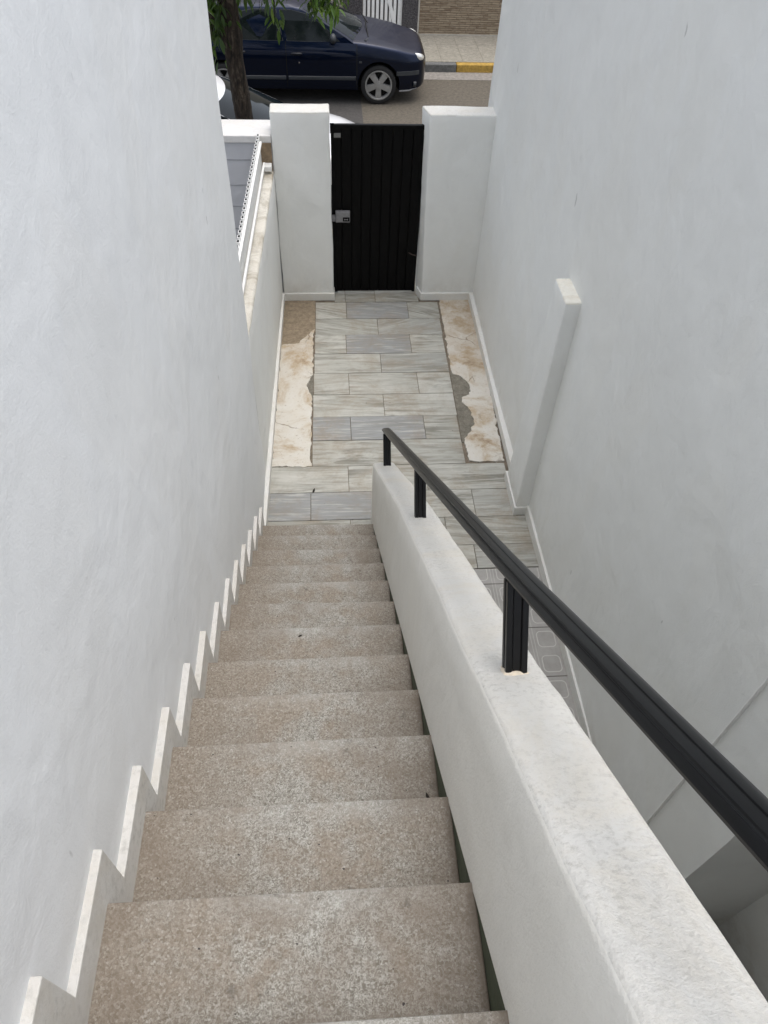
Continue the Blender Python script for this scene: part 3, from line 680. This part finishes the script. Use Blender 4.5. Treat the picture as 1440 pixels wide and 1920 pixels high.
def make_car(name, label, P, loc, paint):
    t = thing(name, label, 'car', loc, group='cars parked along the street')
    tab = P['body']; wb = P['wb']; hw = P['hw']
    def sec(x):
        wd, zb, zs, zt = interp(tab, x)
        return wd, zb, zs, zt
    def side(x, z):      # lateral half-width of the flank at height z
        wd, zb, zs, zt = sec(x)
        f = (z-zb)/max(.05, (zs-zb))
        if f < .30: return wd*(.955+.045*math.sin(max(0, f)/.30*math.pi/2))
        if f < .78: return wd*(1.0+.004*math.sin((f-.3)/.48*math.pi))
        return wd*(1-.060*((f-.78)/.22)**1.6)
    xs = []; x = tab[0][0]
    while x > tab[-1][0]: xs.append(x); x -= .05 if x > .3 else .10
    xs.append(tab[-1][0]); rings = []
    for x in xs:
        wd, zb, zs, zt = sec(x); half = [(0, zb), (wd*.55, zb), (wd*.88, zb+.01)]
        for f in (.06, .16, .30, .45, .60, .72, .78, .84, .90, .96, 1.0):
            z = zb+(zs-zb)*f; half.append((side(x, z), z))
        half += [(wd*.90, zs+(zt-zs)*.25), (wd*.80, zs+(zt-zs)*.52), (wd*.6, zs+(zt-zs)*.80), (wd*.3, zs+(zt-zs)*.96), (0, zt)]
        rings.append([Vector((x, -a, z)) for a, z in half]+[Vector((x, a, z)) for a, z in half[-2:0:-1]])
    bm = bmesh.new(); loft(bm, rings)
    tmp = link('body', bm, [paint, MINT])
    bm = bmesh.new()
    for wx in (0, -wb):
        for s in (-1, 1): tube(bm, [(wx, s*(hw+.1), .31), (wx, s*(hw-.30), .31)], .355, 40)
    cut = link('arch_cutter', bm, [MINT, MINT])
    md = tmp.modifiers.new('b', 'BOOLEAN'); md.object = cut; md.operation = 'DIFFERENCE'; md.solver = 'EXACT'
    dg = bpy.context.evaluated_depsgraph_get(); me = bpy.data.meshes.new_from_object(tmp.evaluated_get(dg))
    bpy.data.objects.remove(tmp); bpy.data.objects.remove(cut)
    me.materials.clear(); me.materials.append(paint); me.materials.append(MINT)
    for p in me.polygons:
        p.use_smooth = True; c = p.center
        inside = any(math.hypot(c.x-wx, c.z-.31) < .352 for wx in (0, -wb)) and abs(c.y) < hw*.94 and c.z < .66
        p.material_index = 1 if inside else 0
    me.set_sharp_from_angle(angle=R(38))
    body = bpy.data.objects.new('body', me); C.objects.link(body); body.parent = t
    # greenhouse
    gh = P['gh']     # levels: z, xfront centre, xfront corner, xrear, half width
    def ring(z, off=0.):
        L = interp([(-a, *b) for a, *b in gh], -z); xc, xk, xrr, h = L; h += off; pts = []
        for i in range(13):
            u = -1+2*i/12; pts.append(Vector((xk+(xc-xk)*(1-abs(u)**2.2)+off, u*h, z)))
        for i in range(1, 14): pts.append(Vector((lerp(xk, xrr, i/14), h, z)))
        for i in range(9):
            u = 1-2*i/8; pts.append(Vector((xrr-.10*(1-u*u)-off, u*h, z)))
        for i in range(1, 14): pts.append(Vector((lerp(xrr, xk, i/14), -h, z)))
        return pts
    zs_ = [g_[0] for g_ in gh]; zz = []
    for a, b_ in zip(zs_, zs_[1:]): zz += [lerp(a, b_, k/4) for k in range(4)]
    zz.append(zs_[-1])
    bm = bmesh.new(); V = loft(bm, [ring(z) for z in zz], cap0=False, cap1=False)
    top = V[-1]; c = sum((v.co for v in top), Vector())/len(top)
    V2 = [bm.verts.new(c+(v.co-c)*.5+Vector((0, 0, .022))) for v in top]
    for i in range(len(top)): bm.faces.new((top[i], top[(i+1) % len(top)], V2[(i+1) % len(top)], V2[i]))
    bm.faces.new(V2)
    cab = link('roof', bm, paint, t, True, 40)
    # windscreen
    z0, z1 = gh[0][0]+.05, gh[-2][0]-.015
    bm = bmesh.new(); rg = []
    for k in range(7):
        z = lerp(z0, z1, k/6); r_ = ring(z, .004)[:13]; rr_ = []
        for i in range(13):
            u = .93*(-1+2*i/12); j = (u+1)/2*12; a = int(min(11, j)); rr_.append(r_[a].lerp(r_[a+1], j-a))
        rg.append(rr_)
    loft(bm, rg, closed=False, cap0=False, cap1=False); link('windscreen', bm, MGLASS, t, True, 50)
    # side windows
    def ghy(x, z): return interp([(-a, *b) for a, *b in gh], -z)[3]
    for poly in P['windows']:
        for s in (-1, 1):
            for nm, m_, grow, off in (('window_seal', MTRIM, .012, .003), ('side_window', MGLASS, 0, .006)):
                cx = sum(p[0] for p in poly)/len(poly); cz = sum(p[1] for p in poly)/len(poly); bm = bmesh.new(); f_, b_ = [], []
                for x, z in resample(poly+[poly[0]], .12):
                    d = math.hypot(x-cx, z-cz); x2, z2 = x+(x-cx)/d*grow, z+(z-cz)/d*grow
                    f_.append(bm.verts.new((x2, s*(ghy(x2, z2)+off), z2)))
                bm.faces.new(f_); link(nm, bm, m_, t)
    # doors: slightly proud skins with shut lines, handles and rub strips
    for di, (xa, xb) in enumerate(P['doors']):
        for s in (-1, 1):
            bm = bmesh.new(); rg = []
            for i in range(9):
                x = lerp(xa-.006, xb+.006, i/8); zb = .27; ztp = sec(x)[2]-.004; rg.append([(x, s*(side(x, lerp(zb, ztp, k/10))+.004), lerp(zb, ztp, k/10)) for k in range(11)])
            loft(bm, rg, closed=False, cap0=False, cap1=False); d_ = link('door', bm, paint, t, True, 40)
            for x in (xa, xb):
                bm = bmesh.new()
                loft(bm, [[(x+e, s*(side(x, z)+.0055), z) for e in (-.006, .006)] for z in [lerp(.27, sec(x)[2], k/10) for k in range(11)]], closed=False, cap0=False, cap1=False)
                link('shut_line', bm, MINT, d_)
            hx, hz = xb+.17, sec(xb)[2]-.165
            bm = bmesh.new(); tube(bm, [(hx-.09, s*(side(hx, hz)+.008), hz), (hx-.05, s*(side(hx, hz)+.026), hz), (hx+.05, s*(side(hx, hz)+.026), hz), (hx+.09, s*(side(hx, hz)+.008), hz)], [.012, .022, .022, .012], 10)
            link('handle', bm, MHAND if P['dark'] else MTRIM, d_, True, 60)
            if P['dark']:
                bm = bmesh.new(); x0, x1 = xa-.02, xb+.02
                loft(bm, [[(x, s*(side(x, .42)+o_), z) for o_, z in ((.004, .385), (.016, .392), (.018, .412), (.016, .438), (.004, .445))] for x in [lerp(x0, x1, k/6) for k in range(7)]], closed=True)
                link('rub_strip', bm, MTRIM, d_)
                if di == 0:
                    bm = bmesh.new(); tube(bm, [(hx+.04, s*(side(hx, hz-.15)+.002), hz-.13), (hx+.04, s*(side(hx, hz-.15)+.010), hz-.13)], .013, 10); link('key_lock', bm, MCHR, d_)
    # mirrors
    mx, mz = P['mirror']
    for s in (-1, 1):
        bm = bmesh.new(); rg = []
        for k in range(9):
            u = -1+2*k/8; r_ = math.sqrt(max(.02, 1-u*u))
            rg.append([(mx+.055*r_*math.cos(a), s*(hw+.07+.10*u), mz+.078*r_*math.sin(a)+.01*u) for a in [j*math.pi/6 for j in range(12)]])
        loft(bm, rg); mr = link('wing_mirror', bm, MTRIM if P['dark'] else paint, t, True, 60)
        bm = bmesh.new(); tube(bm, [(mx+.02, s*(hw-.09), mz-.05), (mx, s*(hw+.04), mz-.03)], .025, 8); link('mirror_arm', bm, MTRIM, mr)
    # headlamps, bumper strips, lip, wipers
    for s in (-1, 1):
        hx, hy, hz = P['lamp']; bm = bmesh.new(); rg = []
        for k in range(9):
            u = -1+2*k/8; r_ = math.sqrt(max(.01, 1-u*u))
            cx, cy = hx-.10*u, s*(hy+.065*u-.05*u*u)
            rg.append([(cx+.045*r_*math.cos(a), cy+s*.035*r_*math.cos(a), hz+.066*r_*math.sin(a)+.022*u) for a in [j*math.pi/6 for j in range(12)]])
        loft(bm, rg); hl = link('headlight', bm, MLAMP, t, True, 60)
        bm = bmesh.new(); rg = []
        for x in (.30, .40, .50, .58, .64, .69):
            rg.append([(x, s*(side(x, .47)+o_), z) for o_, z in ((-.01, .45), (.012, .455), (.012, .515), (-.01, .52))])
        if P['dark']:
            loft(bm, rg); link('bumper_strip', bm, MTRIM, t)
            bm = bmesh.new(); tube(bm, [(.60, s*(side(.60, .30)-.01), .31), (.645, s*(side(.64, .30)-.0), .31)], .045, 12); link('fog_lamp', bm, MTRIM, t)
            bm = bmesh.new(); tube(bm, [(.36, s*(side(.4, .25)-.005), .205), (.52, s*(side(.52, .25)-.01), .21), (.64, s*(side(.64, .26)-.02), .235), (.72, s*(side(.72, .28)-.03), .26)], .014, 8); link('lower_lip', bm, MPLATE, t)
            bm = bmesh.new(); box(bm, -.335, -.285, s*(side(-.3, .66)+.002)-.004, s*(side(-.3, .66)+.002)+.004, .645, .675); link('side_repeater', bm, MTRIM, t)
        else: bm.free()
    bm = bmesh.new(); wz = gh[0][0]+.05
    for ya, yb_ in ((-.55, .0), (.05, .5)):
        pa = ring(wz, .014); tube(bm, [Vector((gh[0][1]-.02-.10*abs(ya), ya, wz+.0)), Vector((gh[0][1]-.10-.12*abs(yb_), yb_, wz+.085))], .010, 6)
    link('wiper', bm, MINT, t)
    if P['dark']:
        bm = bmesh.new(); tube(bm, [(gh[0][1]+.03-.16*abs(u)**2.2, u*.70, gh[0][0]+.028) for u in [-1+.2*k for k in range(11)]], .02, 8); link('cowl_seal', bm, MTRIM, t)
    # wheels
    for wx in (0, -wb):
        for s in (-1, 1):
            y1 = s*(hw-.012); y0 = s*(hw-.19); Rr = .302; wn = thing('wheel', None, None); wn.parent = t
            def circ(r, y, n=36): return [(wx+r*math.cos(a*2*math.pi/n), y, .302+r*math.sin(a*2*math.pi/n)) for a in range(n)]
            bm = bmesh.new(); loft(bm, [circ(.19, y0), circ(.27, y0), circ(.298, lerp(y0, y1, .12)), circ(Rr, lerp(y0, y1, .3)), circ(Rr, lerp(y0, y1, .75)), circ(.296, lerp(y0, y1, .92)), circ(.27, y1), circ(.232, y1-s*.004), circ(.222, y1-s*.02), circ(.222, y0)], cap0=False, cap1=False)
            link('tyre', bm, MTYRE, wn, True, 45)
            bm = bmesh.new(); loft(bm, [circ(.224, y1-s*.03), circ(.230, y1-s*.001), circ(.212, y1-s*.0), circ(.200, y1-s*.022), circ(.196, y1-s*.07)], cap0=False, cap1=False)
            for k in range(5):
                a = math.pi/2+k*2*math.pi/5+(math.pi if P['dark'] else 0); u = Vector((math.cos(a), 0, math.sin(a))); q = Vector((-math.sin(a), 0, math.cos(a))); c0 = Vector((wx, 0, .302))
                for_b = lambda r, hw_, y: [c0+u*r+q*hw_+Vector((0, y, 0)), c0+u*r-q*hw_+Vector((0, y, 0))]
                A = [for_b(.045, .040, y1-s*.012), for_b(.12, .042, y1-s*.008), for_b(.205, .052, y1-s*.014)]; B = [for_b(.045, .046, y1-s*.05), for_b(.12, .05, y1-s*.05), for_b(.205, .06, y1-s*.05)]
                loft(bm, [[a_[0], a_[1], b_[1], b_[0]] for a_, b_ in zip(A, B)])
            tube(bm, [(wx, y1-s*.05, .302), (wx, y1-s*.004, .302)], .062, 20); tube(bm, [(wx, y1-s*.006, .302), (wx, y1+s*.003, .302)], .034, 16)
            link('rim', bm, MRIM, wn, True, 30)
            bm = bmesh.new(); bm.faces.new([bm.verts.new(p) for p in circ(.215, y1-s*.09)]); link('brake_backing', bm, MINT, wn)
    return t
BLUE = dict(wb=2.58, hw=.82, dark=True,
  body=[(.835, .34, .36, .57, .60), (.815, .52, .28, .63, .68), (.76, .64, .23, .69, .76), (.66, .72, .20, .735, .80), (.52, .765, .19, .755, .83), (.30, .80, .19, .81, .895), (0, .82, .19, .865, .95), (-.30, .825, .19, .905, .995), (-.52, .825, .19, .925, 1.0), (-.9, .825, .19, .93, .96), (-2.3, .825, .19, .95, .98), (-2.8, .81, .21, .97, 1.0), (-3.15, .75, .26, .97, 1.0), (-3.30, .64, .34, .9, .95), (-3.36, .4, .42, .8, .84)],
  gh=[(.90, -.10, -.40, -3.18, .785), (1.0, -.28, -.56, -3.15, .765), (1.2, -.70, -.94, -3.02, .700), (1.36, -1.10, -1.30, -2.88, .628), (1.405, -1.26, -1.42, -2.76, .575)],
  windows=[[(-.66, .945), (-.80, 1.06), (-1.0, 1.20), (-1.20, 1.29), (-1.42, 1.335), (-1.585, 1.340), (-1.50, .945)], [(-1.575, .945), (-1.665, 1.340), (-2.05, 1.335), (-2.25, 1.30), (-2.42, .955)], [(-2.49, .96), (-2.34, 1.29), (-2.52, 1.24), (-2.75, 1.10), (-2.86, .98)]],
  doors=[(-.37, -1.53), (-1.53, -2.45)], mirror=(-.76, 1.01), lamp=(.665, .645, .690))
make_car('parked_car', 'dark navy blue hatchback parked along the far kerb, silver alloy wheels', BLUE, (1.53, 10.05+.82, RZ), car_paint('navy_paint', (.0032, .0085, .027), .28, (.020, .020, .030), .5, metal=.85))
WHITE = dict(wb=2.45, hw=.81, dark=False,
  body=[(.80, .34, .34, .54, .58), (.78, .52, .27, .60, .66), (.72, .64, .22, .68, .75), (.60, .72, .20, .76, .83), (.42, .765, .19, .82, .90), (.20, .79, .19, .87, .95), (0, .81, .19, .91, .985), (-.18, .815, .19, .94, 1.01), (-.4, .815, .19, .95, .99), (-2.3, .815, .19, .97, .99), (-2.7, .80, .21, .98, 1.0), (-3.0, .75, .26, .98, 1.0), (-3.14, .64, .34, .9, .95), (-3.2, .4, .42, .8, .84)],
  gh=[(.92, .02, -.25, -3.05, .775), (1.05, -.25, -.50, -3.0, .745), (1.25, -.70, -.92, -2.9, .675), (1.40, -1.10, -1.27, -2.8, .60), (1.45, -1.26, -1.38, -2.7, .545)],
  windows=[[(-.50, .985), (-.72, 1.14), (-1.0, 1.30), (-1.22, 1.375), (-1.45, 1.385), (-1.42, .985)], [(-1.50, .985), (-1.53, 1.385), (-2.1, 1.37), (-2.35, 1.0)]],
  doors=[(-.30, -1.45), (-1.45, -2.3)], mirror=(-.86, .99), lamp=(.60, .645, .69))
make_car('parked_car', 'white hatchback parked at the near kerb, mostly hidden by the gate pillar', WHITE, (.42, 6.56, RZ), car_paint('white_paint', (.78, .78, .78), .3))

# ------------------------------------------------------------------ tree
def bark():
    m, t, b = new_mat('bark'); g = G(t); co = g.co(); v = g.mapp(co, (9, 9, 2.6))
    n = g.noise(v, 2.2, 7, .72, .8)
    g.l(g.ramp(n, [(.36, (.006, .004, .003)), (.52, (.036, .025, .017)), (.66, (.12, .095, .07))]), b.inputs['Base Color'])
    b.inputs['Roughness'].default_value = .95; g.l(g.bump(n, 1, .03), b.inputs['Normal']); return m
def leafmat():
    m, t, b = new_mat('orange_tree_leaf'); g = G(t)
    a = g.n('VertexColor', layer_name='leaf'); s = g.sep(a.outputs[0])[0]
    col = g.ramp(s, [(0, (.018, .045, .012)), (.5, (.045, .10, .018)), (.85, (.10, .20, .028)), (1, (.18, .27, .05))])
    g.l(col, b.inputs['Base Color']); b.inputs['Roughness'].default_value = .38
    tr = g.n('BsdfTranslucent'); g.l(g.mix(.5, col, (.22, .36, .03)), tr.inputs[0])
    mx = g.n('MixShader'); mx.inputs[0].default_value = .35; g.l(b.outputs[0], mx.inputs[1]); g.l(tr.outputs[0], mx.inputs[2])
    g.l(mx.outputs[0], t.nodes['Material Output'].inputs[0]); return m
MBARK, MLEAF = bark(), leafmat()
tr = thing('street_tree', 'street tree with rough brown trunk and drooping glossy green leaves by the kerb', 'tree', (-.30, 5.2, -.2))
bm = bmesh.new(); rings = []
for i in range(54):
    z = -.22+3.0*i/53; f = i/53; r = .096-.004*f+.05*math.exp(-(z+.2)*6)
    cx, cy = -.262-.075*f+.015*math.sin(z*2.3), 5.2+.02*math.sin(z*1.7)
    if z > 1.9: r *= 1+.10*math.exp(-((z-2.02)/.12)**2)
    ring = []
    for k in range(28):
        a = k*2*math.pi/28; q = Vector((math.cos(a)*2.6, math.sin(a)*2.6, z*5.2))
        rr = r*(1+.16*noise.noise(q)+.11*noise.noise(q*2.3+Vector((9, 3, 1)))+.05*noise.noise(q*5))
        ring.append(Vector((cx+rr*math.cos(a), cy+rr*math.sin(a), z)))
    rings.append(ring)
loft(bm, rings); trunk = local(link('trunk', bm, MBARK, tr, True, 70), tr)
bm = bmesh.new(); rl = random.Random(3)
limbs = []
limbs.append([(-.33, 5.2, 1.93), (-.42, 5.15, 2.08), (-.62, 5.05, 2.40), (-.95, 4.95, 2.75)])
for az, ln, z0 in ((20, 1.1, 2.5), (75, 1.0, 2.7), (140, 1.0, 2.6), (215, 1.1, 2.6), (280, .9, 2.7), (340, 1.15, 2.55)):
    a = R(az); p0 = Vector((-.32, 5.2, z0)); d = Vector((math.cos(a), math.sin(a), .65))
    limbs.append([p0, p0+d*ln*.35+Vector((0, 0, .06)), p0+d*ln*.7+Vector((.04, 0, .05)), p0+d*ln])
for lb in limbs: tube(bm, lb, [.045, .034, .024, .010], 8)
# twigs for the drooping sprays that hang into view
SPR = [((-.46, 5.3, 2.62), (-.48, 5.3, 2.06), 40), ((-.54, 5.2, 2.6), (-.47, 5.25, 2.02), 40), ((-.36, 5.05, 2.7), (-.40, 5.05, 2.20), 22), ((-.58, 5.2, 2.5), (-.52, 5.25, 1.80), 30), ((-.58, 4.9, 2.55), (-.50, 4.95, 2.05), 34), ((-.22, 5.35, 2.7), (-.18, 5.35, 2.28), 14),
       ((.02, 5.3, 2.75), (.06, 5.25, 2.26), 16), ((.10, 5.2, 2.8), (.12, 5.2, 2.16), 20), ((-.03, 5.1, 2.7), (-.02, 5.1, 2.32), 10), ((.24, 5.3, 2.8), (.26, 5.3, 2.36), 6),
       ((.50, 5.3, 2.85), (.56, 5.25, 2.28), 34), ((.66, 5.2, 2.8), (.73, 5.2, 2.24), 46), ((.60, 5.4, 2.75), (.66, 5.4, 2.26), 34), ((.46, 5.1, 2.8), (.50, 5.1, 2.30), 24), ((.76, 5.35, 2.9), (.80, 5.35, 2.30), 30)]
for a, b_, n in SPR:
    a, b_ = Vector(a), Vector(b_); tube(bm, [a, a.lerp(b_, .5)+Vector((.02, 0, .03)), b_], [.008, .006, .003], 6)
local(link('limbs', bm, MBARK, tr, True, 60), tr)
bm = bmesh.new(); lc = bm.loops.layers.color.new('leaf')
def leaf(p, d, ln, wd, shade):
    d = d.normalized(); s = d.cross(Vector((rl.uniform(-.4, .4), rl.uniform(-.4, .4), 1))); s.normalize(); n = s.cross(d)
    prof = [(0, .06), (.25, .75), (.5, 1), (.78, .62), (1, 0)]; L, Mi, Rr = [], [], []
    for f, wv in prof:
        c = p+d*ln*f-Vector((0, 0, 1))*ln*.25*f*f
        Mi.append(bm.verts.new(c)); L.append(bm.verts.new(c+s*wd*wv*.5+n*wd*.16*wv)); Rr.append(bm.verts.new(c-s*wd*wv*.5+n*wd*.16*wv))
    for i in range(4):
        for A in (L, Rr):
            f_ = bm.faces.new((Mi[i], Mi[i+1], A[i+1], A[i]))
            for lp in f_.loops: lp[lc] = (shade, shade, shade, 1)
for a, b_, n in SPR:
    a, b_ = Vector(a), Vector(b_)
    for i in range(n):
        p = a.lerp(b_, rl.uniform(.12, 1)**.8)+Vector((rl.gauss(0, .05), rl.gauss(0, .06), rl.gauss(0, .03)))
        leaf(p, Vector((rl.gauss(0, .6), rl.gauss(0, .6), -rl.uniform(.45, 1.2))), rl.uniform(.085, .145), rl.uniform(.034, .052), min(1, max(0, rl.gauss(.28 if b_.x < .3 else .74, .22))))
cen = [Vector((-.3+1.0*math.cos(k*1.05)*rl.uniform(.5, 1.05), 5.2+.95*math.sin(k*1.05)*rl.uniform(.4, 1), rl.uniform(2.75, 3.7))) for k in range(34)]
for c in cen:
    for i in range(105):
        p = c+Vector((rl.gauss(0, .19), rl.gauss(0, .19), rl.gauss(0, .14)))
        if p.z < 2.45: p.z = 2.45+rl.uniform(0, .3)
        leaf(p, Vector((rl.gauss(0, .8), rl.gauss(0, .8), -rl.uniform(-.2, 1.0))), rl.uniform(.08, .13), rl.uniform(.028, .045), min(1, max(0, rl.gauss(.5, .25))))
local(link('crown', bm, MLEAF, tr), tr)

# ------------------------------------------------------------------ far side of the street
fz = RZ+.13
sw = boxo('stone_wall', 2.535, 12, 13.43, 13.75, fz-.02, 2.6, MSTONE)
tag(sw, 'beige and brown split stone strip wall across the street', 'wall')
boxo('edge_trim', 2.505, 2.534, 13.415, 13.70, fz-.02, 2.6, simple('pale_trim', (.42, .40, .36), .7), sw)
boxo('base_course', 2.535, 12, 13.405, 13.429, fz-.02, fz+.025, simple('pale_base', (.42, .39, .33), .8), sw)
g1 = boxo('granite_pillar', 2.20, 2.503, 13.42, 13.80, fz-.02, 2.5, MGRAN); tag(g1, 'dark speckled granite gate pillar beside the stone strip wall', 'pillar', 'granite pillars of the white street gate'); bevel(g1, .004)
g2 = boxo('granite_pillar', 1.02, 1.40, 13.42, 13.80, fz-.02, 2.5, MGRAN); tag(g2, 'dark speckled granite gate pillar above the blue car windscreen, behind the leaves', 'pillar', 'granite pillars of the white street gate'); bevel(g2, .004)
hw_ = boxo('house_front', -12, 1.018, 13.50, 13.8, fz-.02, 3.0, plaster('cream_front', (.42, .38, .32)))
tag(hw_, 'plain rendered house front across the street behind the blue car', 'wall')
wg = thing('street_gate', 'white metal gate of upright slats across the street', 'gate', (1.80, 13.5, fz))
n = 9; x0, x1 = 1.41, 2.19; pit = (x1-x0)/n
for i in range(n):
    local(bevel(boxo('slat', x0+i*pit+.002, x0+i*pit+pit*.66, 13.485, 13.505, fz+.05, 2.1, MWHT, wg), .003), wg)
for z in (fz+.10, 1.0, 2.05): local(boxo('crossbar', x0, x1, 13.507, 13.532, z-.02, z+.02, MWHT, wg), wg)
local(boxo('frame', x1-.05, x1, 13.48, 13.53, fz, 2.1, MWHT, wg), wg)
for (xa, za), (xb, zb) in (((1.72, .92), (2.02, -.05)), ((1.60, 1.5), (1.92, .55))):
    bm = bmesh.new(); prism(bm, [(xa, za), (xa+.07, za), (xb+.07, zb), (xb, zb)], 'y', 13.472, 13.484); local(link('brace', bm, MWHT, wg), wg)
local(boxo('backing_sheet', x0, x1, 13.60, 13.61, fz, 2.1, simple('grey_sheet', (.20, .19, .185), .7), wg), wg)
# unseen landing and house front behind the viewer close the passage
ld = boxo('landing', 1.14, 2.75, -6.1, -3.58, SR*15-.25, SR*15-.03, MP); tag(ld, 'unseen white landing slab at the head of the stairs, extended to shade the passage', 'landing')  # slab extended over the passage to block sky and darken the right wall
bw = boxo('house_front', .03, 2.75, -6.35, -6.15, RZ, 4.2, MP); tag(bw, 'white house front behind the stair landing', 'wall')
